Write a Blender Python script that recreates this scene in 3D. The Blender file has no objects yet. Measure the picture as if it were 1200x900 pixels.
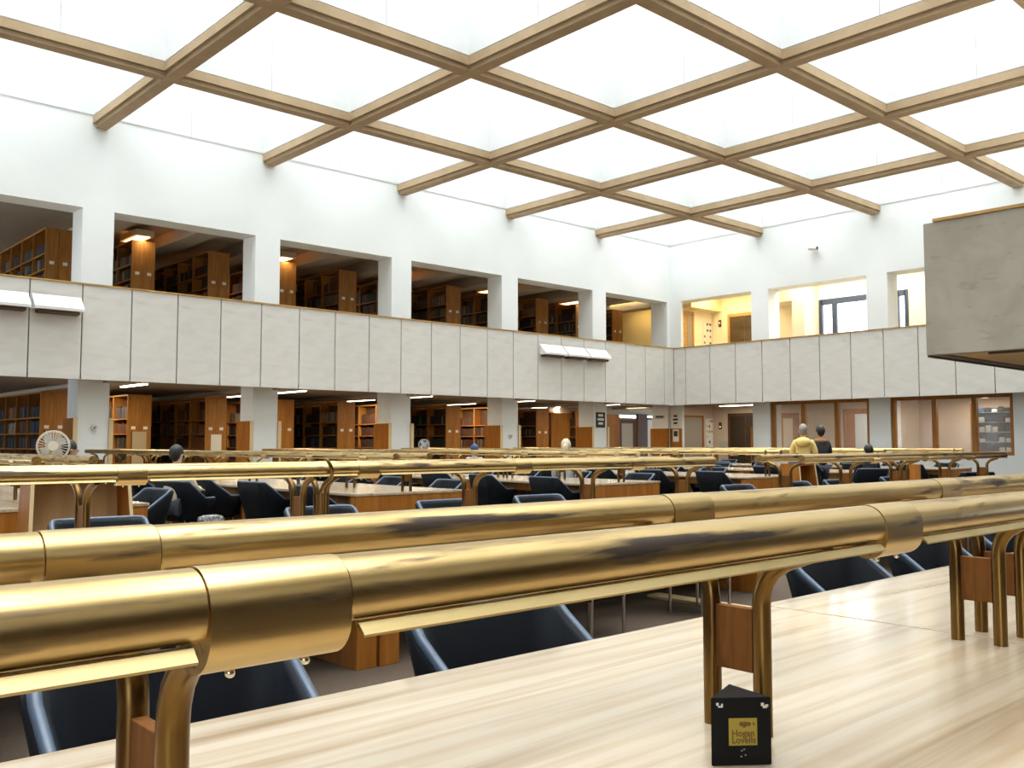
import bpy, bmesh, math, random
from mathutils import Vector, Matrix
S = bpy.context.scene
COL = S.collection
random.seed(7)
PI = math.pi

# ------------------------------------------------------------------ camera
PITCH = math.atan(69.5/1093.0)
YAW = math.atan(1200*math.cos(PITCH)/1093.0)          # the long axis (+X) lies this far to the right of the lens axis
cd = bpy.data.cameras.new('camera'); cam = bpy.data.objects.new('camera', cd); COL.objects.link(cam)
cam.location = (0, 0, 1.37)
cam.rotation_euler = (PI/2+PITCH, 0, YAW-PI/2)
cd.sensor_width = 36; cd.lens = 36*1093/1200.0; cd.clip_start = .05; cd.clip_end = 300
S.camera = cam

# ------------------------------------------------------------------ sky, exposure
w = bpy.data.worlds.new('sky'); S.world = w; w.use_nodes = True
bg = w.node_tree.nodes['Background']; bg.inputs[0].default_value = (.86, .93, 1, 1); bg.inputs[1].default_value = 7
S.view_settings.view_transform = 'Standard'; S.view_settings.look = 'None'
S.view_settings.exposure = 0.0; S.view_settings.gamma = 1; S.view_settings.use_curve_mapping = False
S.cycles.max_bounces = 7; S.cycles.diffuse_bounces = 5; S.cycles.glossy_bounces = 3; S.cycles.transmission_bounces = 4
S.cycles.sample_clamp_indirect = 4
SKY_W = 130; STRIP_W = 60

# hall grid: columns every P metres
P = 4.29
XL = [7.3+P*k for k in range(-3, 5)]                    # beam lines across X ... 24.46
YL = [18.23-P*k for k in range(0, 6)]                   # 18.23 ... -3.22
X1, Y1 = 28.46, 22.2                                    # right wall, left wall
X0, Y0 = XL[0], YL[-1]
ZO, ZB, ZT = 6.77, 8.68, 11.6                           # opening top, beam underside, skylight
F1, F2 = 2.77, 4.9                                      # fascia bottom and top
ZF = 4.15                                               # upper floor
EX = .75                                                # fascia overhang

def area(name, loc, sx, sy, watts, col=(1, 1, 1), rot=(0, 0, 0), spread=180):
    l = bpy.data.lights.new(name, 'AREA'); l.shape = 'RECTANGLE'; l.size = sx; l.size_y = sy; l.energy = watts; l.color = col
    o = bpy.data.objects.new(name, l); COL.objects.link(o); o.location = loc; o.rotation_euler = rot
    l.spread = math.radians(spread)
    return o
xs = XL+[X1]; ys = YL[::-1]+[Y1]
for i in range(len(xs)-1):
    for j in range(len(ys)-1):
        area('skylight_daylight', ((xs[i]+xs[i+1])/2, (ys[j]+ys[j+1])/2, ZT-.06), xs[i+1]-xs[i]-.5, ys[j+1]-ys[j]-.5,
             SKY_W, (.95, .98, 1), spread=105)

# ------------------------------------------------------------------ materials
def mat(name, base, rough=.6, metal=0, c2=None, scale=(1, 1, 1), nscale=4, lo=.4, hi=.65, bump=0, coat=0, emit=None, es=0,
        detail=4, c3=None, s3=(1, 1, 1), n3=3, lo3=.6, hi3=.68, alpha=1, trans=0, rvar=None, spec=None):
    m = bpy.data.materials.new(name); m.use_nodes = True; nt = m.node_tree; b = nt.nodes['Principled BSDF']
    b.inputs['Base Color'].default_value = (*base, 1); b.inputs['Roughness'].default_value = rough; b.inputs['Metallic'].default_value = metal
    b.inputs['Coat Weight'].default_value = coat; b.inputs['Coat Roughness'].default_value = .12
    if spec is not None: b.inputs['Specular IOR Level'].default_value = spec
    if trans: b.inputs['Transmission Weight'].default_value = trans
    if alpha < 1: b.inputs['Alpha'].default_value = alpha
    if emit: b.inputs['Emission Color'].default_value = (*emit, 1); b.inputs['Emission Strength'].default_value = es
    def noise(sc, n, l, h, det):
        tc = nt.nodes.new('ShaderNodeTexCoord'); mp = nt.nodes.new('ShaderNodeMapping'); mp.inputs['Scale'].default_value = sc
        nz = nt.nodes.new('ShaderNodeTexNoise'); nz.inputs['Scale'].default_value = n; nz.inputs['Detail'].default_value = det
        nz.inputs['Distortion'].default_value = .4
        rp = nt.nodes.new('ShaderNodeMapRange'); rp.inputs[1].default_value = l; rp.inputs[2].default_value = h
        nt.links.new(tc.outputs['Object'], mp.inputs[0]); nt.links.new(mp.outputs[0], nz.inputs['Vector']); nt.links.new(nz.outputs[0], rp.inputs[0])
        return rp.outputs[0], nz.outputs[0]
    if c2:
        f, raw = noise(scale, nscale, lo, hi, detail)
        mx = nt.nodes.new('ShaderNodeMix'); mx.data_type = 'RGBA'
        mx.inputs[6].default_value = (*base, 1); mx.inputs[7].default_value = (*c2, 1)
        nt.links.new(f, mx.inputs[0]); out = mx.outputs[2]
        if c3:
            f3, _ = noise(s3, n3, lo3, hi3, 6)
            m2 = nt.nodes.new('ShaderNodeMix'); m2.data_type = 'RGBA'; m2.inputs[7].default_value = (*c3, 1)
            nt.links.new(out, m2.inputs[6]); nt.links.new(f3, m2.inputs[0]); out = m2.outputs[2]
            if rvar:
                mr = nt.nodes.new('ShaderNodeMapRange'); mr.inputs[3].default_value = rough; mr.inputs[4].default_value = rvar
                nt.links.new(f3, mr.inputs[0]); nt.links.new(mr.outputs[0], b.inputs['Roughness'])
        nt.links.new(out, b.inputs['Base Color'])
        if bump:
            bp = nt.nodes.new('ShaderNodeBump'); bp.inputs['Strength'].default_value = bump; bp.inputs['Distance'].default_value = .01
            nt.links.new(raw, bp.inputs['Height']); nt.links.new(bp.outputs[0], b.inputs['Normal'])
    return m
M = {}
M['white'] = mat('white_plaster', (.84, .875, .87), .7, c2=(.80, .84, .835), nscale=.6)
M['coffer'] = mat('white_coffer_panel', (.79, .81, .805), .6)
M['beam'] = mat('tan_beam', (.46, .335, .20), .75, c2=(.41, .295, .17), scale=(1, 1, 1), nscale=2)
M['concrete'] = mat('fascia_concrete', (.735, .715, .67), .85, c2=(.67, .65, .60), scale=(.8, .8, 2.5), nscale=2.2, bump=.15, lo=.35, hi=.7,
                    c3=(.56, .53, .46), s3=(.6, .6, 2), n3=1.7, lo3=.6, hi3=.8)
M['shaded_stain'] = mat('shaded_stained_concrete', (.41, .375, .31), .85, c2=(.35, .315, .255), nscale=1.6, bump=.2,  # base darkened for the balcony's shaded face, weathering stains on top
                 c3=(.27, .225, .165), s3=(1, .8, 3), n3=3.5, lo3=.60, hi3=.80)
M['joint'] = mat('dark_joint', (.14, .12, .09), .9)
M['cap'] = mat('oak_cap', (.56, .33, .10), .5, c2=(.44, .24, .06), scale=(1, 1, 8), nscale=3)
M['gold_soffit'] = mat('yellow_soffit', (.95, .66, .22), .5, c2=(.88, .58, .17), nscale=3)
M['carpet'] = mat('brown_carpet', (.105, .072, .045), .95, c2=(.06, .04, .025), nscale=90, bump=.3, lo=.3, hi=.7)
M['greywall'] = mat('grey_beige_plaster', (.55, .50, .42), .8)
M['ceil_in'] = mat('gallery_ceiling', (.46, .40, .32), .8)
M['yellow'] = mat('cream_plaster', (.85, .72, .42), .7)
M['cream'] = mat('pale_cream_plaster', (.88, .80, .60), .7)
M['pink'] = mat('pinkish_beige_plaster', (.62, .50, .38), .8, c2=(.58, .46, .34), nscale=1)
M['top'] = mat('pale_table_top', (.52, .425, .305), .25, c2=(.39, .285, .165), scale=(.5, 13, 5), nscale=1.6, lo=.42, hi=.72, coat=.4, bump=.02,
               c3=(.27, .165, .065), s3=(.42, 6.5, 3), n3=1.35, lo3=.55, hi3=.74, detail=9)
M['orange'] = mat('orange_wood', (.40, .155, .026), .5, c2=(.28, .095, .014), scale=(6, 6, .5), nscale=2.5, lo=.35, hi=.7, spec=.18)
M['brown'] = mat('brown_wood', (.40, .18, .040), .5, c2=(.29, .115, .024), scale=(6, 6, .5), nscale=2.5, lo=.35, hi=.7, spec=.2)
M['block'] = mat('reddish_block_wood', (.17, .066, .016), .6, c2=(.11, .042, .010), scale=(8, 8, 1), nscale=5, spec=.1)
M['darkwood'] = mat('dark_wood', (.085, .038, .016), .6)
M['tanwood'] = mat('tan_wood', (.55, .36, .17), .5, c2=(.48, .30, .13), scale=(5, 5, .6), nscale=2)
M['palewood'] = mat('pale_edge_wood', (.72, .56, .30), .5)
M['brass'] = mat('worn_brass', (.66, .475, .21), .29, 1, c2=(.36, .235, .085), scale=(1.3, 17, 17), nscale=1.6, lo=.42, hi=.80, detail=7, bump=.03,
                 c3=(.10, .075, .06), s3=(1.5, 13, 13), n3=1.5, lo3=.575, hi3=.66, rvar=.5)
M['brasspipe'] = mat('brown_brass_pipe', (.22, .13, .04), .3, 1, c2=(.08, .04, .014), scale=(7, 7, 1.2), nscale=2.2, lo=.45, hi=.7)
M['lip'] = mat('polished_brass_lip', (.52, .40, .19), .42, 1, c2=(.40, .29, .12), scale=(1, 6, 6), nscale=2)
M['screw'] = mat('screw_brass', (.8, .72, .55), .25, 1)
M['leather'] = mat('navy_leather', (.008, .010, .014), .48, c2=(.006, .008, .011), nscale=6, spec=.14)
M['rim_sheen'] = mat('blue_rim_highlight', (.055, .09, .14), .34, coat=.15)  # blue tone paints the sky highlight along the navy leather rim
M['black'] = mat('matt_black', (.005, .005, .005), .5, spec=.2)
M['chrome'] = mat('brushed_steel', (.55, .50, .44), .3, 1)
M['paleblue'] = mat('pale_blue_glass', (.62, .70, .76), .15)
M['paper'] = mat('white_paper', (.78, .77, .72), .7)
M['goldlabel'] = mat('gold_label', (.43, .33, .05), .45, .3)
M['ink'] = mat('brown_ink', (.16, .085, .015), .6)
M['darkink'] = mat('black_ink', (.03, .03, .035), .6)
M['signblack'] = mat('sign_black', (.02, .022, .028), .4)
M['strip'] = mat('lit_tube', (1, 1, 1), .5, emit=(1, .90, .66), es=9)
M['strip2'] = mat('lit_tube_warm', (1, 1, 1), .5, emit=(1, .78, .40), es=4)
M['fixture'] = mat('fixture_cream', (.6, .52, .36), .6)
M['pane'] = mat('frosted_rooflight', (.9, .95, 1), .5, emit=(.92, .97, 1), es=1.3)
M['deflect'] = mat('white_metal_louvre', (.80, .82, .80), .4)
M['lift'] = mat('lift_steel', (.20, .155, .10), .35, .8, c2=(.13, .10, .065), scale=(.5, .5, 2), nscale=1)
M['liftlow'] = mat('lift_dark_bronze', (.07, .048, .03), .4, .6)
M['frame_blue'] = mat('dark_blue_frame', (.035, .05, .085), .4)
M['greydoor'] = mat('grey_door', (.33, .29, .24), .6)
M['glass'] = mat('partition_glass', (.9, .9, .9), .05, alpha=.13)
M['bluedark'] = mat('dark_blue_metal', (.02, .035, .06), .35)
M['skin'] = mat('skin', (.50, .29, .19), .55)
M['skin2'] = mat('skin_pale', (.66, .45, .33), .55)
M['hair_black'] = mat('black_hair', (.012, .010, .009), .5, c2=(.02, .016, .014), scale=(8, 8, 1), nscale=20, bump=.5)
M['hair_blond'] = mat('pale_blond_hair', (.68, .58, .42), .5, c2=(.55, .45, .3), scale=(8, 8, 1), nscale=20, bump=.5)
M['hair_grey'] = mat('grey_hair', (.36, .31, .27), .5, c2=(.22, .18, .15), scale=(8, 8, 1), nscale=20, bump=.5)
M['yellowcoat'] = mat('yellow_jacket', (.88, .66, .24), .8, c2=(.74, .54, .17), nscale=9, bump=.4)
M['blackcoat'] = mat('black_coat', (.02, .02, .022), .8, c2=(.035, .035, .038), nscale=9, bump=.4)
M['tancoat'] = mat('tan_scarf', (.42, .20, .07), .85)
M['beigecoat'] = mat('beige_shirt', (.62, .52, .38), .8)
M['greycoat'] = mat('grey_jumper', (.36, .37, .38), .8)
M['bluecloth'] = mat('blue_cap', (.04, .10, .22), .8)
M['trousers'] = mat('dark_trousers', (.03, .033, .045), .8)
M['fanwhite'] = mat('off_white_plastic', (.68, .64, .54), .4)
M['fangrey'] = mat('grey_plastic', (.45, .45, .42), .4)
M['canvas'] = mat('grey_canvas', (.40, .38, .34), .9, c2=(.12, .12, .12), nscale=30, lo=.45, hi=.5)
M['pinboard'] = mat('beige_pinboard', (.47, .38, .25), .9)
M['skybright'] = mat('daylit_yard_wall', (.9, .92, .93), .8, c2=(.8, .82, .84), nscale=.5)
BOOKC = [(.30, .10, .035), (.36, .15, .05), (.045, .035, .03), (.10, .035, .02), (.42, .36, .27), (.03, .05, .09), (.05, .075, .05), (.20, .07, .03), (.28, .24, .17)]
BM = [mat('book_cloth_%d' % i, tuple(v*.6 for v in c), .7, c2=tuple(v*.4 for v in c), scale=(2, 2, 6), nscale=6) for i, c in enumerate(BOOKC)]

# ------------------------------------------------------------------ mesh helpers
class MB:
    def __init__(s): s.v = []; s.f = []; s.s = []
    def add(s, v, f, smooth=False):
        k = len(s.v); s.v += [tuple(p) for p in v]; s.f += [tuple(i+k for i in q) for q in f]; s.s += [smooth]*len(f); return s
    def box(s, a, b, c, d, e, g):            # x0,x1,y0,y1,z0,z1
        v = [(x, y, z) for z in (e, g) for y in (c, d) for x in (a, b)]
        return s.add(v, [(0, 2, 3, 1), (4, 5, 7, 6), (0, 1, 5, 4), (2, 6, 7, 3), (0, 4, 6, 2), (1, 3, 7, 5)])
    def rbox(s, a, b, c, d, e, g, r=.01):    # box with its vertical and horizontal edges chamfered
        bm = bmesh.new(); bmesh.ops.create_cube(bm, size=1)
        for q in bm.verts: q.co = Vector((a+(q.co.x+.5)*(b-a), c+(q.co.y+.5)*(d-c), e+(q.co.z+.5)*(g-e)))
        bmesh.ops.bevel(bm, geom=bm.edges[:], offset=r, segments=2, affect='EDGES', profile=.6)
        bm.verts.index_update(); v = [q.co[:] for q in bm.verts]; f = [[q.index for q in p.verts] for p in bm.faces]; bm.free()
        return s.add(v, f)
    def tube(s, pts, r, n=12, cap=True, smooth=True):
        pts = [Vector(p) for p in pts]; rs = r if isinstance(r, (list, tuple)) else [r]*len(pts)
        up = Vector((0, 0, 1)); t0 = (pts[1]-pts[0]).normalized()
        a = t0.cross(up if abs(t0.z) < .9 else Vector((1, 0, 0))).normalized(); v = []
        for i, p in enumerate(pts):
            t = (pts[min(i+1, len(pts)-1)]-pts[max(i-1, 0)]).normalized(); a = (a-t*a.dot(t)).normalized(); b = t.cross(a)
            v += [p+(a*math.cos(2*PI*k/n)+b*math.sin(2*PI*k/n))*rs[i] for k in range(n)]
        f = [(i*n+k, i*n+(k+1) % n, (i+1)*n+(k+1) % n, (i+1)*n+k) for i in range(len(pts)-1) for k in range(n)]
        s.add(v, f, smooth)
        if cap: s.add(v[:n][::-1], [tuple(range(n))]); s.add(v[-n:], [tuple(range(n))])
        return s
    def sweep(s, prof, x0, x1, closed=False, smooth=True):       # profile (y,z) along X
        n = len(prof); v = [(x0, y, z) for y, z in prof]+[(x1, y, z) for y, z in prof]
        m = n if closed else n-1
        s.add(v, [(i, (i+1) % n, n+(i+1) % n, n+i) for i in range(m)], smooth)
        if closed: s.add([(x0, y, z) for y, z in prof][::-1], [tuple(range(n))]); s.add([(x1, y, z) for y, z in prof], [tuple(range(n))])
        return s
    def ball(s, c, r, n=12, m=8, half=None):
        c = Vector(c); r = r if isinstance(r, (tuple, list)) else (r, r, r); v = []; e = PI if half is None else half
        for i in range(m+1):
            th = e*i/m
            v += [(c.x+r[0]*math.sin(th)*math.cos(2*PI*k/n), c.y+r[1]*math.sin(th)*math.sin(2*PI*k/n), c.z+r[2]*math.cos(th)) for k in range(n)]
        return s.add(v, [(i*n+k, (i+1)*n+k, (i+1)*n+(k+1) % n, i*n+(k+1) % n) for i in range(m) for k in range(n)], True)
    def mesh(s, name, m):
        me = bpy.data.meshes.new(name); me.from_pydata(s.v, [], s.f); me.polygons.foreach_set('use_smooth', s.s); me.update()
        if m is not None: me.materials.append(m)
        return me
    def obj(s, name, m, parent=None, loc=(0, 0, 0)): return put(name, s.mesh(name, m), parent, loc)
def put(name, me, parent=None, loc=(0, 0, 0), rz=0):
    o = bpy.data.objects.new(name, me); COL.objects.link(o); o.location = loc; o.rotation_euler = (0, 0, rz)
    if parent: o.parent = parent
    return o
def B(name, m, parent, *b, kind=None):
    o = MB().box(*b).obj(name, m, parent)
    if kind: o['kind'] = kind
    return o
def tag(o, label, cat, group=None):
    o['label'] = label; o['category'] = cat
    if group: o['group'] = group
    return o
def thing(name, label, cat, loc=(0, 0, 0), rz=0, group=None): return tag(put(name, None, None, loc, rz), label, cat, group)
def struct(name, loc=(0, 0, 0)):
    o = put(name, None, None, loc); o['kind'] = 'structure'; return o
def dup(o, loc=None, rz=None, label=None, group=None, parent=None):
    c = o.copy(); COL.objects.link(c); c.parent = parent
    if loc is not None: c.location = loc
    if rz is not None: c.rotation_euler = (0, 0, rz)
    if label: c['label'] = label
    if group: c['group'] = group
    for ch in list(o.children): dup(ch, parent=c)
    return c
ORD = ['first', 'second', 'third', 'fourth', 'fifth', 'sixth', 'seventh', 'eighth', 'ninth', 'tenth', 'eleventh', 'twelfth']

# ------------------------------------------------------------------ floor and slabs
B('floor', M['carpet'], None, X0-2.6, 36, Y0-2.6, 34, -.2, 0, kind='structure')
sl = struct('floor_gallery')
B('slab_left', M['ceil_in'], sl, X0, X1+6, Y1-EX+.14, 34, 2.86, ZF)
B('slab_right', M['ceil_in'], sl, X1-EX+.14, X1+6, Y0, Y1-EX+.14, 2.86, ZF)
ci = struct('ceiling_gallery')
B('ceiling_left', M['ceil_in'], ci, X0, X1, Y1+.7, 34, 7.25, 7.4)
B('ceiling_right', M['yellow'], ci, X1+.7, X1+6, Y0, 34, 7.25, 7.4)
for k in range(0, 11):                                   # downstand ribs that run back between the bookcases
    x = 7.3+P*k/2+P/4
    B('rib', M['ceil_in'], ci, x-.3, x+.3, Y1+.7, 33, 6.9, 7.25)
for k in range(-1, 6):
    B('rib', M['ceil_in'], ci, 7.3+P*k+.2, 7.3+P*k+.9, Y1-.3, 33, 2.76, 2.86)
bw = struct('wall_back_gallery')
B('gallery_end_wall', M['greywall'], bw, X0, 31.0, 33.4, 33.6, 0, 7.25)

# ------------------------------------------------------------------ left wall
wl = struct('wall_left')
B('upper_wall', M['white'], wl, X0, X1+.7, Y1, Y1+.7, ZO, ZT)
wr = struct('wall_right')
B('upper_wall', M['white'], wr, X1, X1+.7, Y0, Y1, ZO, ZT)
wn = struct('wall_near'); wb = struct('wall_behind')
B('near_wall', M['white'], wn, X0-.3, X1, Y0-.7, Y0, ZO, ZT); B('near_fascia', M['concrete'], wn, X0-.3, X1, Y0-.3, Y0, F1, F2); B('near_recess_shade', M['darkwood'], wn, X0-.3, X1, Y0-2.6, Y0-2.5, 0, ZO)  # dark unseen sheet stands in for gallery shade, reflected in the brass
B('near_soffit', M['greywall'], wn, X0-.3, X1, Y0-2.5, Y0-.3, F1, F2-.7); B('near_soffit', M['greywall'], wn, X0-.3, X1, Y0-2.5, Y0-.7, ZO, ZO+.1)
B('behind_wall', M['white'], wb, X0-.7, X0, Y0-.3, Y1, ZO, ZT); B('behind_fascia', M['concrete'], wb, X0-.3, X0, Y0-.3, Y1, F1, F2); B('behind_recess_shade', M['darkwood'], wb, X0-2.6, X0-2.5, Y0-.3, Y1, 0, ZO)  # same dark stand-in for the shade of the gallery behind
B('behind_soffit', M['greywall'], wb, X0-2.5, X0-.3, Y0-.3, Y1, F1, F2-.7); B('behind_soffit', M['greywall'], wb, X0-2.5, X0-.7, Y0-.3, Y1, ZO, ZO+.1)
def column(x0, x1, y0, y1, zt=ZO):
    c = struct('column'); B('shaft', M['white'], c, x0, x1, y0, y1, 0, zt); return c
colsX = []
for x in [7.3+P*k for k in range(-3, 5)]:
    c = column(x-.35, x+.35, Y1, Y1+.7); colsX.append(c)
    if x > 0:
        B('wood_cladding', M['orange'], c, x-.43, x-.352, Y1-.03, Y1+.74, 0, 1.94)
        B('wood_cladding', M['orange'], c, x+.352, x+.43, Y1-.03, Y1+.74, 0, 1.94)
        B('cladding_edge', M['palewood'], c, x-.44, x-.345, Y1-.05, Y1-.031, 0, 1.95)
        B('cladding_edge', M['palewood'], c, x+.345, x+.44, Y1-.05, Y1-.031, 0, 1.95)
cc = column(X1-.16, X1, Y1, Y1+.78)
B('shaft', M['white'], cc, X1, X1+.14, Y1-.53, Y1+.78, 0, ZO)
B('wood_cladding', M['orange'], cc, X1-.24, X1-.162, Y1-.03, Y1+.8, 0, 1.93)
B('wood_cladding', M['orange'], cc, X1-.06, X1-.002, Y1-.53, Y1-.002, 0, 1.93)
for i, y in enumerate(YL[:-1]):
    c = column(X1, X1+.7, y-.35, y+.35)
    if i == 0: B('wood_cladding', M['orange'], c, X1-.02, X1+.72, y+.352, y+.44, 0, 1.94)
# fascia of the left gallery
FY = Y1-EX
B('backing', M['joint'], wl, X0, X1-EX+.1, FY+.06, FY+.14, F1+.02, F2-.03)
pm = MB().rbox(-.524, .524, 0, .07, F1, F2-.03, .012).mesh('concrete_panel', M['concrete'])
k = 0; x = 6.7638
while x-1.0725 > X0: x -= 1.0725
while x+1.0725 < X1-EX:
    put('concrete_panel', pm, wl, (x+.536, FY, 0)); x += 1.0725
MB().rbox(x+.012, X1-EX-.004, FY, FY+.07, F1, F2-.03, .012).obj('concrete_panel', M['concrete'], wl)
B('oak_cap', M['cap'], wl, X0, X1-EX, FY-.02, FY+.2, F2-.03, F2+.005)
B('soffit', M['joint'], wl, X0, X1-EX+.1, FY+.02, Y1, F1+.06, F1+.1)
# fascia of the right gallery
FX = X1-EX
B('backing', M['joint'], wr, FX+.06, FX+.14, Y0, FY+.1, F1+.02, F2-.03)
pm2 = MB().rbox(0, .07, -.524, .524, F1, F2-.03, .012).mesh('concrete_panel', M['concrete'])
y = 20.913
MB().rbox(FX, FX+.07, y+.012, FY-.004, F1, F2-.03, .012).obj('concrete_panel', M['concrete'], wr)
while y-1.0725 > 6.6:
    put('concrete_panel', pm2, wr, (FX, y-.536, 0)); y -= 1.0725
B('oak_cap', M['cap'], wr, FX-.02, FX+.2, 6.5, FY, F2-.03, F2+.005)
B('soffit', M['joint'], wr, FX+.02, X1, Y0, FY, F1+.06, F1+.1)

# ------------------------------------------------------------------ projecting balcony at the upper right
bx = struct('trim_1')
PX, PY = 14.9, 6.5
MB().rbox(PX, PX+.16, Y0, PY, F1, F2, .015).obj('concrete_face', M['shaded_stain'], bx)
MB().rbox(PX+.16, FX+.02, PY-.16, PY, F1, F2, .015).obj('concrete_face', M['shaded_stain'], bx)
B('balcony_slab', M['greywall'], bx, PX+.16, FX+.1, Y0, PY-.16, F1+.30, ZF)
B('yellow_soffit', M['gold_soffit'], bx, PX+.2, FX-.1, Y0+.1, PY-.2, F1+.03, F1+.05)
B('dark_trim', M['darkwood'], bx, PX+.02, FX, PY-.06, PY-.01, F1-.03, F1-.001)  # thin dark strip under the balcony edge
B('dark_trim', M['darkwood'], bx, PX+.10, PX+.15, Y0, 5.6, F1-.035, F1-.001)
B('oak_cap', M['cap'], bx, PX-.02, PX+.2, Y0, PY-.16, F2+.001, F2+.05)

# ------------------------------------------------------------------ coffered rooflight
ce = struct('ceiling')
prof = [(-.195, .26), (-.195, .09), (-.13, .09), (-.13, 0), (.13, 0), (.13, .09), (.195, .09), (.195, .26)]
for y in YL[:-1]+[YL[-1]]:
    o = MB().sweep(prof, X0, X1, True, False).obj('beam', M['beam'], ce, (0, y, ZB))
    B('coffer_fin', M['coffer'], ce, X0, X1, y-.165, y+.165, ZB+.27, ZT)
for x in XL:
    o = MB().sweep(prof, Y0, Y1, True, False).obj('beam', M['beam'], ce, (x, 0, ZB-.004)); o.rotation_euler = (0, 0, PI/2)
    B('coffer_fin', M['coffer'], ce, x-.165, x+.165, Y0, Y1, ZB+.27, ZT)
def panelm(w, h): return MB().box(-w/2, w/2, -.01, .01, 0, h).mesh('coffer_panel', M['coffer'])
pl = {}
def cpan(x, y, w, rz):
    kk = round(w, 2)
    if kk not in pl: pl[kk] = panelm(w-.012, 1.49)
    put('coffer_panel', pl[kk], ce, (x, y, ZB+.285), rz)
for i in range(1, len(xs)-1):
    for j in range(2, len(ys)-1):
        a, b, c, d = xs[i]+.165, xs[i+1]-.165, ys[j]+.165, ys[j+1]-.165
        if i == len(xs)-2: b = X1
        if j == len(ys)-2: d = Y1
        for q in (0, 1):
            wx, wy = (b-a)/2, (d-c)/2
            cpan(a+wx*(q+.5), d-.012, wx, 0); cpan(a+wx*(q+.5), c+.012, wx, 0)
            cpan(b-.012, c+wy*(q+.5), wy, PI/2); cpan(a+.012, c+wy*(q+.5), wy, PI/2)
B('ledge', M['coffer'], ce, X0, X1, Y1-.008, Y1-.001, ZB+.25, ZB+.28)
B('ledge', M['coffer'], ce, X1-.008, X1-.001, Y0, Y1-.03, ZB+.25, ZB+.28)
B('skylight_pane', M['pane'], ce, X0-.3, X1+.7, Y0-.3, Y1+.7, ZT, ZT+.05)
B('gallery_roof', M['joint'], ce, X0-.3, X1+6, Y0-.3, 34, ZT+.06, ZT+.1)

# ------------------------------------------------------------------ rooms beyond the right wall
rm = struct('wall_alcove')
B('side_wall', M['cream'], rm, X1+.7, 31.3, Y1, Y1+.15, ZF, 7.25)
B('side_wall', M['pink'], rm, X1+.7, 31.3, Y1, Y1+.15, 0, 2.86)
XB = 31.15
B('lift_wall', M['cream'], rm, XB, XB+.2, 17.45, Y1, ZF, 7.25)
B('lift_wall', M['pink'], rm, XB, XB+.2, 13.9, Y1, 0, 2.86)
B('back_wall', M['pink'], rm, XB, XB+.2, Y0, 13.9, 0, 2.86)
B('window_wall', M['white'], rm, XB, XB+.2, Y0, 17.45, ZF, 4.6)
B('window_wall', M['white'], rm, XB, XB+.2, Y0, 17.45, 6.6, 7.25)
B('window_pier', M['cream'], rm, XB, XB+.2, 14.6, 15.5, 4.6, 6.6)
B('window_pier', M['cream'], rm, XB, XB+.2, Y0, 14.15, 4.6, 6.6)
B('cream_pier', M['cream'], rm, 30.2, XB, 17.5, 18.0, ZF, 7.25)
B('cream_bulkhead', M['cream'], rm, 30.2, XB, 18.0, 19.3, 6.55, 7.25)
B('bulkhead', M['yellow'], rm, X1+.7, 31.15, Y1-.5, Y1, 6.62, 7.25)
B('yellow_end_wall', M['yellow'], rm, XB, XB+.2, Y1+.15, 34, ZF, 7.25)
# windows upstairs
def window(n, y0, y1, mull):
    o = struct('window_%d' % n)
    z0, z1 = 4.62, 6.6
    fr = MB()
    fr.box(XB-.04, XB+.08, y0, y0+.12, z0, z1); fr.box(XB-.04, XB+.08, y1-.13, y1, z0, z1)
    fr.box(XB-.04, XB+.08, y0+.09, y1-.09, z1-.2, z1); fr.box(XB-.04, XB+.08, y0+.09, y1-.09, z0, z0+.1)
    fr.obj('window_frame', M['frame_blue'], o)
    for q in mull: B('mullion', M['frame_blue'], o, XB-.03, XB+.07, q-.09, q+.09, z0+.1, z1-.14)
    B('window_glass', M['glass'], o, XB+.02, XB+.03, y0+.09, y1-.09, z0+.1, z1-.14)
window(1, 15.5, 17.45, [16.85]); window(2, 14.15, 14.6, [])
yd = struct('wall_outside'); B('yard_wall', M['skybright'], yd, 38, 38.3, 4, 30, 0, 6.1)

def door(n, ax, a0, a1, z0, z1, pos, m, frame=M['brown'], glazed=None, s=1):
    """door leaf in a frame; ax 'x': lies in a plane of constant Y (pos), ax 'y': plane of constant X."""
    o = struct('door_%d' % n)
    def bb(name, mm, u0, u1, w0, w1, d0, d1):
        d0, d1 = sorted((pos+s*d0, pos+s*d1))
        if ax == 'x': B(name, mm, o, u0, u1, d0, d1, w0, w1)
        else: B(name, mm, o, d0, d1, u0, u1, w0, w1)
    bb('door_frame', frame, a0-.08, a0, z0, z1+.08, -.06, 0); bb('door_frame', frame, a1, a1+.08, z0, z1+.08, -.06, 0)
    bb('door_frame', frame, a0, a1, z1, z1+.08, -.06, 0)
    bb('door_leaf', m, a0, a1, z0+.01, z1, -.03, -.002)
    if glazed: bb('vision_panel', glazed[4], glazed[0], glazed[1], glazed[2], glazed[3], -.04, -.031)
    bb('door_handle', M['chrome'], a1-.12, a1-.09, z0+.95, z0+1.15, -.06, -.031)
    return o
door(1, 'x', 29.1, 29.85, ZF, 6.45, Y1, M['cap'], M['cap'], (29.5, 29.8, ZF+.3, 6.38, M['greydoor']))
door(2, 'x', 29.2, 30.4, 0, 2.38, Y1, M['greydoor'])
door(3, 'y', 18.45, 19.15, 0, 2.42, XB, M['brown'], M['orange'], (18.6, 19.0, .5, 2.3, M['pink']))
door(4, 'y', 15.55, 16.5, 0, 2.5, XB, M['orange'], M['orange'], (15.6, 16.15, .3, 2.4, M['paleblue']))
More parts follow.
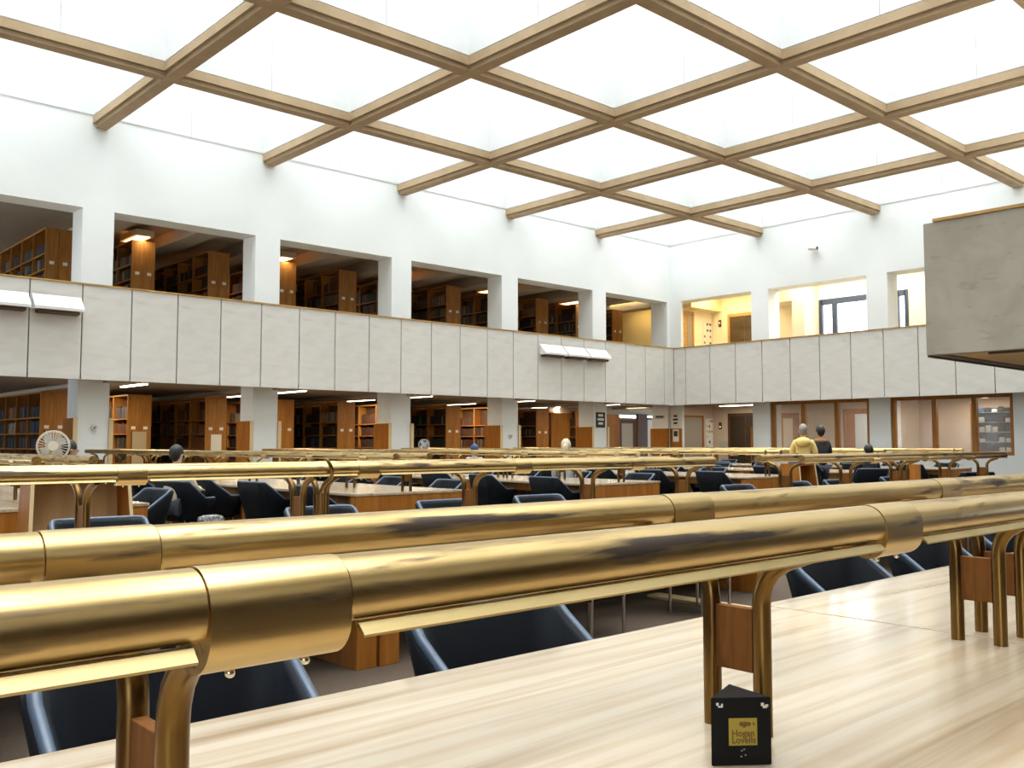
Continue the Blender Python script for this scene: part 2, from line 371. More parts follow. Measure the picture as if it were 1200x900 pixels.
# lifts
def lift(n, y0, y1, z0, z1, m):
    o = struct('door_%d' % n)
    fr = MB(); fr.box(XB-.05, XB, y0-.1, y0, z0, z1+.12); fr.box(XB-.05, XB, y1, y1+.1, z0, z1+.12); fr.box(XB-.05, XB, y0, y1, z1, z1+.12)
    fr.obj('lift_surround', M['cap'] if z0 > 1 else M['darkwood'], o)
    c = (y0+y1)/2
    B('lift_door_leaf', m, o, XB-.02, XB-.001, y0, c-.008, z0, z1); B('lift_door_leaf', m, o, XB-.02, XB-.001, c+.008, y1, z0, z1)
    B('call_plate', M['darkwood'], o, XB-.03, XB-.001, y1+.42, y1+.54, z0+(1.86 if z0 > 1 else 1.93), z0+(2.14 if z0 > 1 else 2.2))
    B('call_button', M['strip2'], o, XB-.034, XB-.0301, y1+.46, y1+.50, z0+2.0, z0+2.04)
lift(5, 20.0, 21.3, ZF, 6.35, M['lift']); lift(6, 20.0, 21.35, 0, 2.42, M['liftlow'])
# notice boards beside the lifts
def notices(x0, x1, z0, z1, label):
    t = thing('notice_board', label, 'notice board', ((x0+x1)/2, Y1, z0))
    w, h = x1-x0, z1-z0
    B('board', M['paper'], t, -w/2, w/2, -.03, -.002, 0, h)
    r = random.Random(int(z0*10))
    for a in range(3):
        for b in range(7):
            if r.random() < .6:
                cx, cz = -w/2+(a+.5)*w/3, (b+.5)*h/7
                B('notice', r.choice([M['orange'], M['cap'], M['bluecloth'], M['darkink'], M['pink']]), t, cx-.05, cx+.05, -.034, -.031, cz-.04, cz+.05)
notices(30.55, 31.12, ZF+.35, 6.25, 'pinned notices on the cream wall beside the upstairs lift')
notices(30.65, 31.12, .9, 2.35, 'pale board of pinned notices between grey door and downstairs lift')
B('grille', M['fangrey'], wr, XB-.02, XB-.001, 21.55, 21.9, 1.0, 1.45)
# glazed partitions downstairs
def partition(n, y0, y1, mull, sill):
    o = struct('window_%d' % n); x = X1+.06
    for q in [y0+.04]+mull+[y1-.04]: B('mullion', M['brown'], o, x, x+.16, q-.065, q+.065, sill, 2.77)
    B('head_rail', M['brown'], o, x-.01, x+.17, y0, y1, 2.70, 2.84); B('sill_rail', M['brown'], o, x-.01, x+.17, y0, y1, sill-.1, sill)
    ms = [y0]+mull+[y1]
    for a, b in zip(ms[:-1], ms[1:]): B('window_pane', M['glass'], o, x+.07, x+.08, a+.07, b-.07, sill, 2.70)
    B('sill_wall', M['white'], o, X1, X1+.2, y0, y1, 0, sill-.1)
partition(3, 14.29, 17.88, [15.45, 16.66], 1.12)
partition(4, 10.0, 13.59, [11.1, 12.27], 1.12)
B('end_pier', M['white'], wr, X1+.02, X1+.2, Y0, 9.28, 0, 2.84)
B('dividing_wall', M['pink'], rm, X1+.7, XB, 13.9, 14.05, 0, 2.86)
sh = thing('equipment_rack', 'dark rack of blue and grey boxes behind the last glass pane', 'shelving', (30.2, 11.05, 0))
B('rack_frame', M['bluedark'], sh, -.25, .25, -.5, .5, 0, 2.45)
for q in range(5):
    B('shelf_edge', M['fangrey'], sh, -.28, -.251, -.48, .48, 1.1+q*.3, 1.12+q*.3)
    for a in range(5):
        h = random.uniform(.08, .2); B('box_file', random.choice([M['fangrey'], M['bluecloth'], M['signblack']]), sh, -.29, -.252, -.46+a*.19, -.31+a*.19, 1.121+q*.3, 1.121+q*.3+h)
B('wood_side', M['orange'], rm, 29.9, 30.0, 11.6, 11.75, 0, 2.6)
# doors at the end of the left aisle, downstairs
lb = struct('wall_end_doors')
B('wall', M['greywall'], lb, 25.3, 33, 25.6, 25.7, 2.55, 2.86)
for a, b, m in ((25.3, 28.9, 'brown'), (28.9, 29.3, 'orange')): B('panel', M[m], lb, a, b, 25.5, 25.6, 0, 2.55)
B('panel', M['darkwood'], lb, 30.45, 31.1, 25.5, 25.6, 0, 2.6); B('panel', M['brown'], lb, 32.6, 34, 25.5, 25.6, 0, 2.6)
door(7, 'x', 29.3, 30.4, 0, 2.35, 25.6, M['darkwood'], M['brown'], (29.5, 30.2, .3, 2.2, M['greywall']))
door(8, 'x', 31.1, 31.75, 0, 2.38, 25.6, M['paper'], M['darkwood'])
door(9, 'x', 31.85, 32.5, 0, 2.38, 25.6, M['darkwood'], M['darkwood'])

# ------------------------------------------------------------------ fluorescent fittings
strip_m = MB().box(-.06, .06, -.75, .75, -.03, 0).mesh('lit_tube', M['strip'])
body_m = MB().rbox(-.1, .1, -.8, .8, 0, .06, .01).mesh('housing', M['fixture'])
def fitting(name, label, loc, rz=0, group=None, watts=STRIP_W, sm=strip_m, bm_=body_m, col=(1, .82, .55)):
    t = thing(name, label, 'light fitting', loc, rz, group); put('housing', bm_, t); put('lit_tube', sm, t)
    if watts: area('fitting_light', (loc[0], loc[1], loc[2]-.05), .15, 1.5, watts, col, (0, 0, rz))
    return t
for k in range(0, 5):
    x = 7.3+P*k+1.25
    for n, y in enumerate((22.9+.25, 26.2)):
        fitting('ceiling_strip_light', 'lit strip light %s under the lower gallery ceiling, %s bay from the left' % (('at the front', 'further back')[n], ORD[k]), (x, y, 2.80), 0, 'strip lights of the lower gallery')
sm2 = MB().box(-.17, .17, -.5, .5, -.01, 0).mesh('lit_diffuser', M['strip2']); bm2 = MB().rbox(-.25, .25, -.6, .6, 0, .16, .01).mesh('housing', M['fixture'])
for k in range(0, 5):
    fitting('ceiling_box_light', 'square-ended box light over the upper bookcases, %s bay from the left' % ORD[k], (9.4+P*k, 25.5, 6.93), 0, 'box lights of the upper gallery', 26, sm2, bm2)
    fitting('ceiling_box_light', 'box light deeper in the upper gallery, %s bay from the left' % ORD[k], (8.0+P*k, 28.8, 6.93), 0, 'box lights of the upper gallery', 26, sm2, bm2)
fitting('ceiling_strip_light', 'bright strip light in front of the downstairs lift', (29.9, 20.2, 2.80), PI/2*0, None, 45, col=(1, .9, .75))
for n, yy in enumerate((15.2, 12.0, 10.8)):
    fitting('ceiling_strip_light', ('strip light behind the left glazed partition', 'strip light over the middle pane of the right glazed partition', 'strip light over the last pane of the right glazed partition')[n],
            (29.9, yy, 2.80), .5, None, 38, col=(1, .88, .75))
area('fitting_light', (29.9, 20.6, 7.2), 1.2, 2, 80, (1, .78, .42))
area('fitting_light', (30, 25.2, 7.2), 1.2, 2, 60, (1, .72, .3))
area('fitting_light', (29.9, 15.5, 7.2), 1.5, 5, 170, (1, .93, .8))
area('fitting_light', (29, 24.3, 2.8), 1, 1, 22, (1, .85, .6))

# ------------------------------------------------------------------ deflectors on the fascia
def louvre(x, label):
    t = thing('air_deflector', label, 'air deflector', (x, FY, 4.2), 0, 'white deflectors on the fascia')
    m = MB(); m.add([(-.5, -.03, .36), (.5, -.03, .36), (.5, -.30, .08), (-.5, -.30, .08), (-.5, -.30, .02), (.5, -.30, .02), (.5, -.03, .02), (-.5, -.03, .02)],
                    [(0, 3, 2, 1), (3, 4, 5, 2), (4, 7, 6, 5), (0, 7, 4, 3), (1, 2, 5, 6), (0, 1, 6, 7)])
    m.obj('hood', M['deflect'], t)
    B('dark_grille', M['darkwood'], t, -.42, .42, -.24, -.005, -.05, .015)
louvre(6.22, 'white sloped air deflector on the fascia at far left, nearer the second bay'); louvre(5.15, 'white sloped air deflector cut by the left edge of the photo')
for n, x in enumerate((20.71+.55, 21.78+.55, 22.86+.55)): louvre(x, 'white air deflector in the row of three on the far fascia, %s' % ('left one', 'middle one', 'right one')[n])

# ------------------------------------------------------------------ signs and small wall things
def sign(name, label, loc, w, h, m, face='y', cat='sign', rows=3, inkm=None):
    t = thing(name, label, cat, loc)
    def bb(nm, mm, a0, a1, z0, z1, d):
        if face == 'y': B(nm, mm, t, a0, a1, -d-.006, -d, z0, z1)
        else: B(nm, mm, t, -d-.006, -d, a0, a1, z0, z1)
    bb('plate', m, -w/2, w/2, -h/2, h/2, .004)
    r = random.Random(len(label)); z = h/2-.12*h
    for q in range(rows):
        hh = h*.45/rows; ww = w*r.uniform(.25, .4)
        bb('text_line', inkm or M['darkink'], -ww, ww, z-hh, z, .011); z -= h*.8/rows
    return t
sign('column_sign', 'black sign with white lettering on the sixth white column', (24.48, Y1, 2.19), .48, .54, M['signblack'], rows=3, inkm=M['paper'])
sign('wall_notice', 'small grey lettering strip on the left face of the corner pier', (X1-.16, Y1+.4, 2.37), .45, .12, M['fangrey'], 'x', rows=1)
sign('wall_notice', 'white notice high on the corner pier beside the grey door', (X1, 21.97, 2.25), .34, .5, M['paper'], 'x', rows=3)
sign('wall_notice', 'white notice with dark picture on the wood of the corner pier', (X1-.06, 21.92, 1.66), .28, .46, M['paper'], 'x', rows=1)
for x, z, l in ((7.32, 1.73, 'second'), (19.9+.27, 1.6, 'fifth')):
    t = thing('wall_sensor', 'small round sensor on the %s white column' % ('first' if l == 'second' else 'fourth'), 'sensor', (x, Y1, z))
    MB().tube([(0, -.002, 0), (0, -.07, 0)], .07, 14).obj('sensor_body', M['paper'], t); MB().ball((.0, -.075, 0), .035).obj('lens', M['fangrey'], t)
t = thing('security_camera', 'small white camera high on the right wall', 'camera', (X1-.02, 16.05, 7.9))
MB().tube([(0, 0, 0), (-.12, 0, .05)], .03, 8).obj('bracket', M['paper'], t)
MB().tube([(-.12, .14, .02), (-.14, -.16, -.02)], [.07, .08], 12).obj('housing', M['paper'], t); MB().tube([(-.14, -.161, -.02), (-.14, -.18, -.02)], .05, 10).obj('lens', M['signblack'], t)

# ------------------------------------------------------------------ bookcases
bcY, bcW, bcH, BAY, NB = 25.1, .64, 2.63, 1.05, 5
LV = [.08, .45, .84, 1.24, 1.63, 2.03]
sm = {}
sm['end'] = MB().rbox(-.316, -.003, 0, .04, 0, bcH, .004).mesh('end_panel', M['brown'])
sm['end2'] = MB().rbox(.003, .316, 0, .04, 0, bcH, .004).mesh('end_panel', M['brown'])
sm['up'] = MB().box(-.32, .32, 0, .04, 0, bcH).mesh('upright', M['brown'])
sm['shelf'] = MB().box(-.31, .31, .04, BAY*NB, -.03, 0).mesh('shelf', M['brown'])
sm['back'] = MB().box(-.012, .012, .04, BAY*NB, .05, bcH-.05).mesh('back_panel', M['darkwood'])
sm['top'] = MB().box(-.32, .32, 0, BAY*NB+.04, 0, .04).mesh('top_board', M['brown'])
sm['plate'] = MB().box(-.055, .055, -.012, -.001, -.04, .04).mesh('label_plate', M['paper'])
stuff = [MB() for _ in BM]
nb = 0; BN = ['red-brown', 'tan-brown', 'near-black', 'dark maroon', 'cream', 'navy', 'dark green', 'chestnut', 'buff']
bkm = {}
def book(x, y, z, h, d, t, c, lab, g, mass):
    """one book standing on a shelf, spine towards -X"""
    global nb
    if mass:
        stuff[c].box(x, x+d, y, y+t, z, z+h); return
    kk = (c, int(h*50), int(t*200))
    if kk not in bkm:
        m = MB(); m.box(.006, d, .004, t-.004, .004, h-.004); m.box(0, d, 0, .004, 0, h); m.box(0, d, t-.004, t, 0, h); m.box(-.004, .004, 0, t, 0, h)
        bkm[kk] = m.mesh('book', BM[c])
    o = put('book', bkm[kk], None, (x, y, z)); tag(o, lab, 'book', g); nb += 1
CASES = []
for lvl in (0, 1):
    for k in range(0, 11):
        if lvl == 0 and k > 9: continue
        if lvl == 1 and k == 9: pass
        CASES.append((lvl, k))
proto = {}
def bookcase(lvl, k):
    x = 7.3+P/2*k; z = 0 if lvl == 0 else ZF
    lab = 'tall brown bookcase end %s on the %s floor' % (ORD[k]+' from the left', ('ground', 'upper')[lvl])
    t = thing('bookcase', lab, 'bookcase', (x, bcY, z), 0, 'bookcases of the %s gallery' % ('lower', 'upper')[lvl])
    put('end_panel', sm['end'], t); put('end_panel', sm['end2'], t)
    for n in range(1, NB+1): put('upright', sm['up'], t, (0, n*BAY, 0))
    for h in LV: put('shelf', sm['shelf'], t, (0, 0, h))
    put('back_panel', sm['back'], t); put('top_board', sm['top'], t, (0, 0, bcH))
    for s in (-1, 1): put('label_plate', sm['plate'], t, (s*.16, 0, 1.78))
    rr = random.Random(k*7+lvl)
    if lvl == 0 and k in (0, 1): B('pin_board', M['pinboard'], t, -.19, .19, -.02, -.001, .45, 1.68); B('pin_board_frame', M['darkwood'], t, -.215, -.19, -.022, -.001, .45, 1.70)
    if lvl == 0 and k == 2: B('pinned_notice', M['paper'], t, -.14, .17, -.01, -.001, 1.15, 1.62)
    main = rr.choice([0, 1, 7, 2, 3])
    if lvl == 0: main = {0: 5, 1: 2, 2: 1, 3: 2, 4: 2, 5: 3, 6: 6, 7: 3, 8: 3, 9: 2}.get(k, 3)
    else: main = {0: 2, 1: 2, 2: 3, 3: 7, 4: 7, 5: 2, 6: 8}.get(k, 2)
    for n in range(NB):
        for q, h in enumerate(LV):
            if q < 2: continue
            y = n*BAY+.06; end = (n+1)*BAY-.03
            if rr.random() < .05: end = y+.6
            if rr.random() < .02: continue
            single = n == 0 and nb < 290 and ((lvl == 0 and q >= 3 and k in (0, 1, 2, 3, 4, 6)) or (lvl == 1 and q >= 4 and k in (0, 1, 2, 3, 4)))
            c0 = main if rr.random() < .75 else rr.randrange(len(BM)); hh = rr.uniform(.26, .32)
            while y < end-.07:
                tt = rr.choice([.05, .06, .07, .08]) if single else rr.uniform(.045, .08)
                c = c0 if rr.random() < .82 else rr.randrange(len(BM))
                ht = hh*rr.uniform(.93, 1.05)
                if y+tt > end: break
                book(x-.27+rr.uniform(0, .02), bcY+y, z+h, ht, .22, tt, c,
                     '%s bound volume, %s shelf up, %s-floor bookcase %s from left' % (BN[c], ORD[q], ('ground', 'upper')[lvl], ORD[k]),
                     '%s volumes on the %s shelf of the %s-floor bookcase %s from left' % (BN[c], ORD[q], ('ground', 'upper')[lvl], ORD[k]), not single)
                y += tt+.002
for lvl, k in CASES: bookcase(lvl, k)
me = bpy.data.meshes.new('rows_of_books'); vv = []; ff = []; mi = []
for i, s_ in enumerate(stuff):
    k0 = len(vv); vv += s_.v; ff += [tuple(a+k0 for a in f) for f in s_.f]; mi += [i]*len(s_.f)
me.from_pydata(vv, [], ff); me.polygons.foreach_set('material_index', mi); me.update()
for b_ in BM: me.materials.append(b_)
o = put('rows_of_books', me); o['kind'] = 'stuff'; o['label'] = 'the deeper rows of bound volumes filling the bookcase shelves'; o['category'] = 'books'

# ------------------------------------------------------------------ tables
def make_table(L, D=1.72, H=.74):
    t = put('study_table', None)
    MB().rbox(-L/2+.004, L/2-.004, -D/2, D/2, H-.035, H, .006).obj('tabletop', M['top'], t)
    for s in (-1, 1):
        a, b = sorted((s*(L/2-.012), s*(L/2-.155)))
        MB().rbox(a, b, -D/2+.015, D/2-.015, 0, H-.036, .004).obj('end_panel', M['orange'], t)
        B('apron', M['brown'], t, -L/2+.16, L/2-.16, *sorted((s*(D/2-.12), s*(D/2-.15))), H-.16, H-.036)
    return t
RS, ZR, RR = .27, 1.197, .0435                        # half distance of the lamp tubes, their height, their radius
HZ = ZR-.74
arc = [(RR*math.cos(math.radians(a)), RR*math.sin(math.radians(a))) for a in range(-38, 219, 8)]
arci = [(y*.93, z*.93) for y, z in arc[::-1]]
def collar_prof(r):
    pts = [(r*math.cos(math.radians(a)), r*math.sin(math.radians(a))) for a in range(0, 181, 12)]
    return pts+[(-r, -.02)]+[(r*1.0*math.cos(math.radians(a)), -.022+r*math.sin(math.radians(a))*1.0) for a in range(190, 355, 12)]+[(r, -.02)]
cache = {}
def cm(key, fn):
    if key not in cache: cache[key] = fn()
    return cache[key]
def make_rail(L, posts, collars, label, loc, rz=0, group='brass lamp rails on the study tables', hi=True):
    """a pair of brass lamp tubes along local X, standing on pipes; z = 0 is the table top"""
    t = thing('brass_lamp_rail', label, 'lamp rail', (loc[0], loc[1], loc[2]), rz, group)
    cs = [-L/2]+sorted(collars)+[L/2]; CW = .085
    for s in (-1, 1):
        yy = s*RS
        for a, b in zip(cs[:-1], cs[1:]):
            a2 = a+(CW if a != -L/2 else 0); b2 = b-(CW if b != L/2 else 0)
            n = 8 if not hi else 1
            o = MB().sweep(arc+arci, a2, b2, True).obj('lamp_tube', M['brass'], t, (0, yy, HZ))
            for q in (-1, 1):
                pr = [(q*.030, -.030), (q*.037, -.031), (q*.049, -.043), (q*.048, -.046), (q*.034, -.036), (q*.029, -.034)]
                if q < 0: pr = pr[::-1]
                MB().sweep(pr, a2+.012, b2-.012, True, False).obj('reflector_lip', M['lip'], t, (0, yy, HZ))
        for c in collars:
            o = put('collar', cm('collar', lambda: MB().sweep(collar_prof(RR*1.035)[::-1], -CW+.002, CW-.002, True).mesh('collar', M['brass'])), t, (c, yy, HZ))
            put('screw', cm('screw', lambda: MB().ball((0, 0, 0), .006, 8, 6).mesh('screw', M['screw'])), t, (c-.04, yy, HZ-.071)); put('screw', cache['screw'], t, (c+.05, yy, HZ-.071))
        for e in (-1, 1):
            put('end_cap', cm('end_cap', lambda: MB().tube([(-.006, 0, 0), (.006, 0, 0)], RR*1.06, 24).mesh('end_cap', M['brass'])), t, (e*(L/2+.004), yy, HZ))
    def pipe(s):
        return MB().tube([(0, s*.065, 0), (0, s*.065, .18), (0, s*.065, .28), (0, s*.068, .305), (0, s*.078, .332), (0, s*.097, .356), (0, s*.125, .376), (0, s*.165, .392), (0, s*.225, .414)], .0205, 16).mesh('pipe_post', M['brasspipe'])
    for p in posts:
        for s in (-1, 1): put('pipe_post', cm('pipe%d' % s, lambda: pipe(s)), t, (p, 0, 0))
        put('wood_block', cm('wb', lambda: MB().rbox(-.011, .011, -.047, .047, .13, .268, .002).mesh('wood_block', M['block'])), t, (p, 0, 0))
    return t
TG = 'long pale-topped study tables'
def table_at(x, y, L, rz, label):
    key = 'T%.2f' % L
    if key not in cache:
        o = make_table(L); cache[key] = o; tag(o, label, 'table', TG); o.location = (x, y, 0); o.rotation_euler = (0, 0, rz); return o
    return dup(cache[key], (x, y, 0), rz, label, TG)
# first row (the camera stands at it): seam at X = 3.215
C1 = 1.22
def xrail(cy, x0, x1, posts, collars, label):
    m = (x0+x1)/2
    return make_rail(x1-x0, [p-m for p in posts], [c-m for c in collars], label, (m, cy, .74))
table_at(3.215-2.15, C1, 4.30, 0, 'pale study table in the foreground, carrying the black prism stand')
table_at(3.215+2.15, C1, 4.30, 0, 'pale study table in the foreground beyond the worn seam')
xrail(C1, -.95, 7.45, [.485, 1.79, 3.12, 3.31, 4.67, 6.03, 7.35], [.50, 1.95, 3.5, 4.95, 6.4], 'brass lamp rail nearest the camera, spotted with dark tarnish')
# second row
C2 = 5.70
table_at(3.32-2.15, C2, 4.30, 0, 'study table of the second row, left of the wooden end panels')
table_at(3.32+2.15, C2, 4.30, 0, 'study table of the second row, right of the wooden end panels')
xrail(C2, -.9, 7.6, [-.8, .5, 1.83, 3.23, 3.41, 4.75, 6.11, 7.48], [.55, 2.0, 3.6, 5.05, 6.45], 'brass lamp rail of the second row, with the hooked pipe')
table_at(9.2+1.475, C2, 2.90, 0, 'study table of the second row beyond the aisle, nearer half'); table_at(12.1+1.475, C2, 2.90, 0, 'study table of the second row beyond the aisle, farther half')
xrail(C2, 9.25, 15.05, [9.36, 10.72, 12.05, 12.24, 13.55, 14.9], [10.9, 12.4, 13.8], 'brass lamp rail beyond the aisle, its two round ends facing the camera')
# the hook on the second rail
hk = thing('bent_pipe', 'thin dark bent brass pipe rising in front of the second lamp rail', 'pipe', (3.36, C2-.07, .74))
MB().tube([(0, 0, .005), (0, 0, .29), (-.02, -.08, .35), (-.06, -.24, .405), (-.075, -.275, .44), (-.09, -.28, .48), (-.11, -.275, .515), (-.125, -.26, .53)], [.014, .014, .014, .014, .014, .013, .011, .008], 10).obj('pipe', M['brasspipe'], hk)
# rows that run away from the camera
TX = [7.3+P*(k-1) for k in range(0, 6)]
rowname = ['row %s from the left' % ORD[k] for k in range(6)]
for k, x in enumerate(TX):
    for n in range(4):
        table_at(x, 9.93+2.95*(n+.5), 2.94, PI/2, 'study table in the %s receding row, %s from its near end' % (ORD[k], ORD[n]))
    Lr = 11.8; m = 9.93+Lr/2
    ps = []
    for n in range(4): ps += [9.93+2.95*n+.13, 9.93+2.95*n+1.48, 9.93+2.95*(n+1)-.12]
    make_rail(Lr, [p-m for p in ps], [9.93+1.4*q+.7-m for q in range(8)], 'long brass lamp rail along the %s receding row of tables from the left' % ORD[k], (x, m, .74), PI/2)

# ------------------------------------------------------------------ tub chairs
def chair_proto():
    t = put('tub_chair', None)
    # plan path of the shell: from the left arm front round the back to the right arm front
    def path(hw, yf, yb, r):
        pts = [(-hw-.0, yf), (-hw, yf*.5+yb*.5-.1)]
        for a in range(180, 89, -15): pts.append((-hw+r+r*math.cos(math.radians(a)), yb-r+r*math.sin(math.radians(a))))
        pts.append((0, yb+.012))
        for a in range(90, -1, -15): pts.append((hw-r+r*math.cos(math.radians(a)), yb-r+r*math.sin(math.radians(a))))
        return pts+[(hw, yf*.5+yb*.5-.1), (hw, yf)]
    top = path(.34, -.27, .30, .11); bot = path(.245, -.22, .19, .10)
    ti = path(.285, -.26, .25, .09); bi = path(.215, -.2, .15, .08)
    def hgt(y, yb=.30, yf=-.27):
        q = (y-yf)/(yb-yf)
        q = min(1, max(0, (y-.0)/.26)); return .60+.24*q*q*(3-2*q)
    v = []; n = len(top)
    for i in range(n):
        h = hgt(top[i][1]); T, Bo, I, J = top[i], bot[i], ti[i], bi[i]
        mid = ((T[0]+Bo[0])/2*1.03, (T[1]+Bo[1])/2*1.03)
        v += [(Bo[0], Bo[1], .30), (mid[0], mid[1], .30+(h-.30)*.5), (T[0], T[1], h-.02), ((T[0]*.7+I[0]*.3), (T[1]*.7+I[1]*.3), h), ((T[0]*.3+I[0]*.7), (T[1]*.3+I[1]*.7), h-.002), (I[0], I[1], h-.03), ((I[0]+J[0])/2, (I[1]+J[1])/2, .30+(h-.30)*.5), (J[0], J[1], .36)]
    c = 8; f = [(i*c+j, (i+1)*c+j, (i+1)*c+j+1, i*c+j+1) for i in range(n-1) for j in range(c-1)]
    f += [tuple(range(c)), tuple((n-1)*c+j for j in range(c-1, -1, -1))]
    MB().add(v, f, True).obj('shell', M['leather'], t)
    rim = []
    for i in range(n): h = hgt(top[i][1]); rim.append((top[i][0]*.55+ti[i][0]*.45, top[i][1]*.55+ti[i][1]*.45, h-.006))
    MB().tube(rim, .017, 8).obj('rim_highlight', M['rim_sheen'], t)  # tube added along the rim to carry the painted highlight
    MB().rbox(-.235, .235, -.27, .17, .30, .43, .03).obj('seat_cushion', M['leather'], t)
    MB().rbox(-.2, .2, -.2, .15, .27, .305, .005).obj('seat_frame', M['black'], t)
    lg = MB().tube([(0, 0, .29), (0, 0, 0)], [.014, .011], 8).mesh('leg', M['chrome'])
    for sx in (-1, 1):
        for sy in (-1, 1): put('leg', lg, t, (sx*.18, sy*.16-.02, 0))
    return t
cp = chair_proto(); used = [False]
CG = 'dark blue tub chairs around the study tables'
def chair(x, y, facing, label):                            # facing = angle of the open side; 0 opens to -Y
    if not used[0]:
        used[0] = True; tag(cp, label, 'chair', CG); cp.location = (x, y, 0); cp.rotation_euler = (0, 0, facing); return cp
    return dup(cp, (x, y, 0), facing, label, CG)
CH1 = ['leftmost, by the near post', 'second from the left', 'third from the left', 'fourth, by the double posts', 'fifth from the left', 'sixth from the left']
for n, x in enumerate((.95, 2.0, 4.12, 5.12, 6.2, 7.2)): chair(x, 2.07, random.uniform(-.05, .05), 'dark blue tub chair behind the foreground table, '+CH1[n])
for n, x in enumerate((2.3, 4.08, 5.4, 6.6)): chair(x, 6.62, random.uniform(-.06, .06), 'tub chair with a bright blue rim highlight behind the second row, %s of four' % ORD[n])
for n, x in enumerate((10.1, 11.5, 12.6, 14.3)): chair(x, 6.62, random.uniform(-.1, .1), 'tub chair behind the table beyond the aisle, %s of four' % ORD[n])
for n, x in enumerate((.9, 2.2, 5.0, 6.3)): chair(x, 4.62, PI+random.uniform(-.06, .06), 'tub chair on the near side of the second row, %s of four' % ORD[n])
for n, x in enumerate((10.3, 12.2, 13.7)): chair(x, 4.62, PI, 'tub chair before the table beyond the aisle, %s of three' % ORD[n])
chair(18.0, 7.1, PI*.8, 'black-looking tub chair standing apart at far right, back to the camera')
for k, x in enumerate(TX):
    for n in range(8):
        y = 10.6+1.42*n+random.uniform(-.08, .08)
        if n > 5: continue
        if not (k == 1 and n == 1 and False):
            if not (k == 4 and n == 0): chair(x-1.02+random.uniform(-.06, .06), y, PI/2+random.uniform(-.12, .12), 'tub chair left of the %s receding table row, %s from its near end' % (ORD[k], ORD[n]))
        if not (k == 3 and n == 0) and not (k == 4 and n == 0): chair(x+1.02+random.uniform(-.06, .06), y+.1, -PI/2+random.uniform(-.12, .12), 'tub chair right of the %s receding table row, %s from its near end' % (ORD[k], ORD[n]))

# ------------------------------------------------------------------ open-fronted wooden stands
def stand(x, y, w, d, h, label):
    t = thing('wooden_stand', label, 'stand', (x, y, 0))
    def side(s):                                          # tapering side board
        a, b = s*w/2, s*(w/2-.03); k = s*.035
        m = MB(); v = []
        for xx in (a, b):
            v += [(xx+k, -d/2, 0), (xx+k, d/2, 0), (xx-k*.5, d/2, h), (xx-k*.5, -d/2+.12, h)]
        return m.add(v, [(0, 1, 2, 3), (7, 6, 5, 4), (0, 3, 7, 4), (1, 5, 6, 2), (3, 2, 6, 7), (0, 4, 5, 1)])
    for s in (-1, 1):
        side(s).obj('side_board', M['orange'], t)
        a, b = sorted((s*(w/2), s*(w/2-.032)))
        m = MB(); k = s*.035
        m.add([(a+k, -d/2-.006, 0), (b+k, -d/2-.006, 0), (b-k*.5, -d/2+.114, h), (a-k*.5, -d/2+.114, h), (a+k, -d/2+.002, 0), (b+k, -d/2+.002, 0), (b-k*.5, -d/2+.121, h), (a-k*.5, -d/2+.121, h)],
              [(0, 1, 2, 3), (4, 7, 6, 5), (0, 3, 7, 4), (1, 5, 6, 2), (2, 6, 7, 3), (0, 4, 5, 1)]).obj('pale_edging', M['palewood'], t)
    B('back_board', M['tanwood'], t, -w/2+.03, w/2-.03, d/2-.03, d/2, 0, h)
    B('top_board', M['orange'], t, -w/2+.04, w/2-.04, -d/2+.13, d/2, h-.03, h)
    B('bottom_board', M['orange'], t, -w/2+.02, w/2-.02, -d/2, d/2-.03, .1, .13)
    B('inner_shelf', M['tanwood'], t, -w/2+.03, w/2-.03, -d/2+.06, d/2-.03, .42, .44)
    return t
stand(2.93, 9.25, .92, .44, 1.03, 'open-fronted wooden stand with pale edges at far left before the tables')
stand(14.2, 8.35, .56, .46, 1.03, 'small open-fronted orange wooden stand beyond the aisle at right')
dv = thing('wooden_divider', 'narrow upright wooden board on the table beyond the aisle', 'divider', (11.06, 5.0, .74))
B('board', M['orange'], dv, -.02, .02, -.06, .06, 0, .38); B('foot', M['brown'], dv, -.06, .06, -.08, .08, .0, .015)
fs = struct('trim_2'); MB().rbox(6.55, 6.72, 3.2, 5.4, 0, .03, .008).obj('pale_floor_strip', M['palewood'], fs)
bb_ = thing('closed_notebook', 'small white paper pad on the wooden stand at far left', 'notebook', (2.52, 9.33, 1.03), .2)
MB().rbox(-.08, .08, -.06, .06, 0, .012, .003).obj('pages', M['paper'], bb_); B('cover', M['fangrey'], bb_, -.08, .08, -.06, .06, .0125, .014)

# ------------------------------------------------------------------ prism stand on the near table
pr = thing('prism_stand', 'small black triangular prism with a gold Hogan Lovells label on the near tabletop', 'stand', (0, 0, .74))
a, b, c = Vector((1.545, 1.115, 0)), Vector((1.640, 1.040, 0)), Vector((1.665, 1.155, 0))
H = .131
bm = bmesh.new(); vs = [bm.verts.new(p+Vector((0, 0, z))) for z in (.001, H) for p in (a, b, c)]
for q in ((2, 1, 0), (3, 4, 5), (0, 1, 4, 3), (1, 2, 5, 4), (2, 0, 3, 5)): bm.faces.new([vs[i] for i in q])
bmesh.ops.bevel(bm, geom=bm.edges[:], offset=.0012, segments=2, affect='EDGES')
me = bpy.data.meshes.new('prism_body'); bm.to_mesh(me); bm.free(); me.materials.append(M['black']); put('prism_body', me, pr)
ex = (b-a).normalized(); nrm = Vector((ex.y, -ex.x, 0)); Wd = (b-a).length
def onface(u, z, d=.0006): return a+ex*u+Vector((0, 0, z))+nrm*d
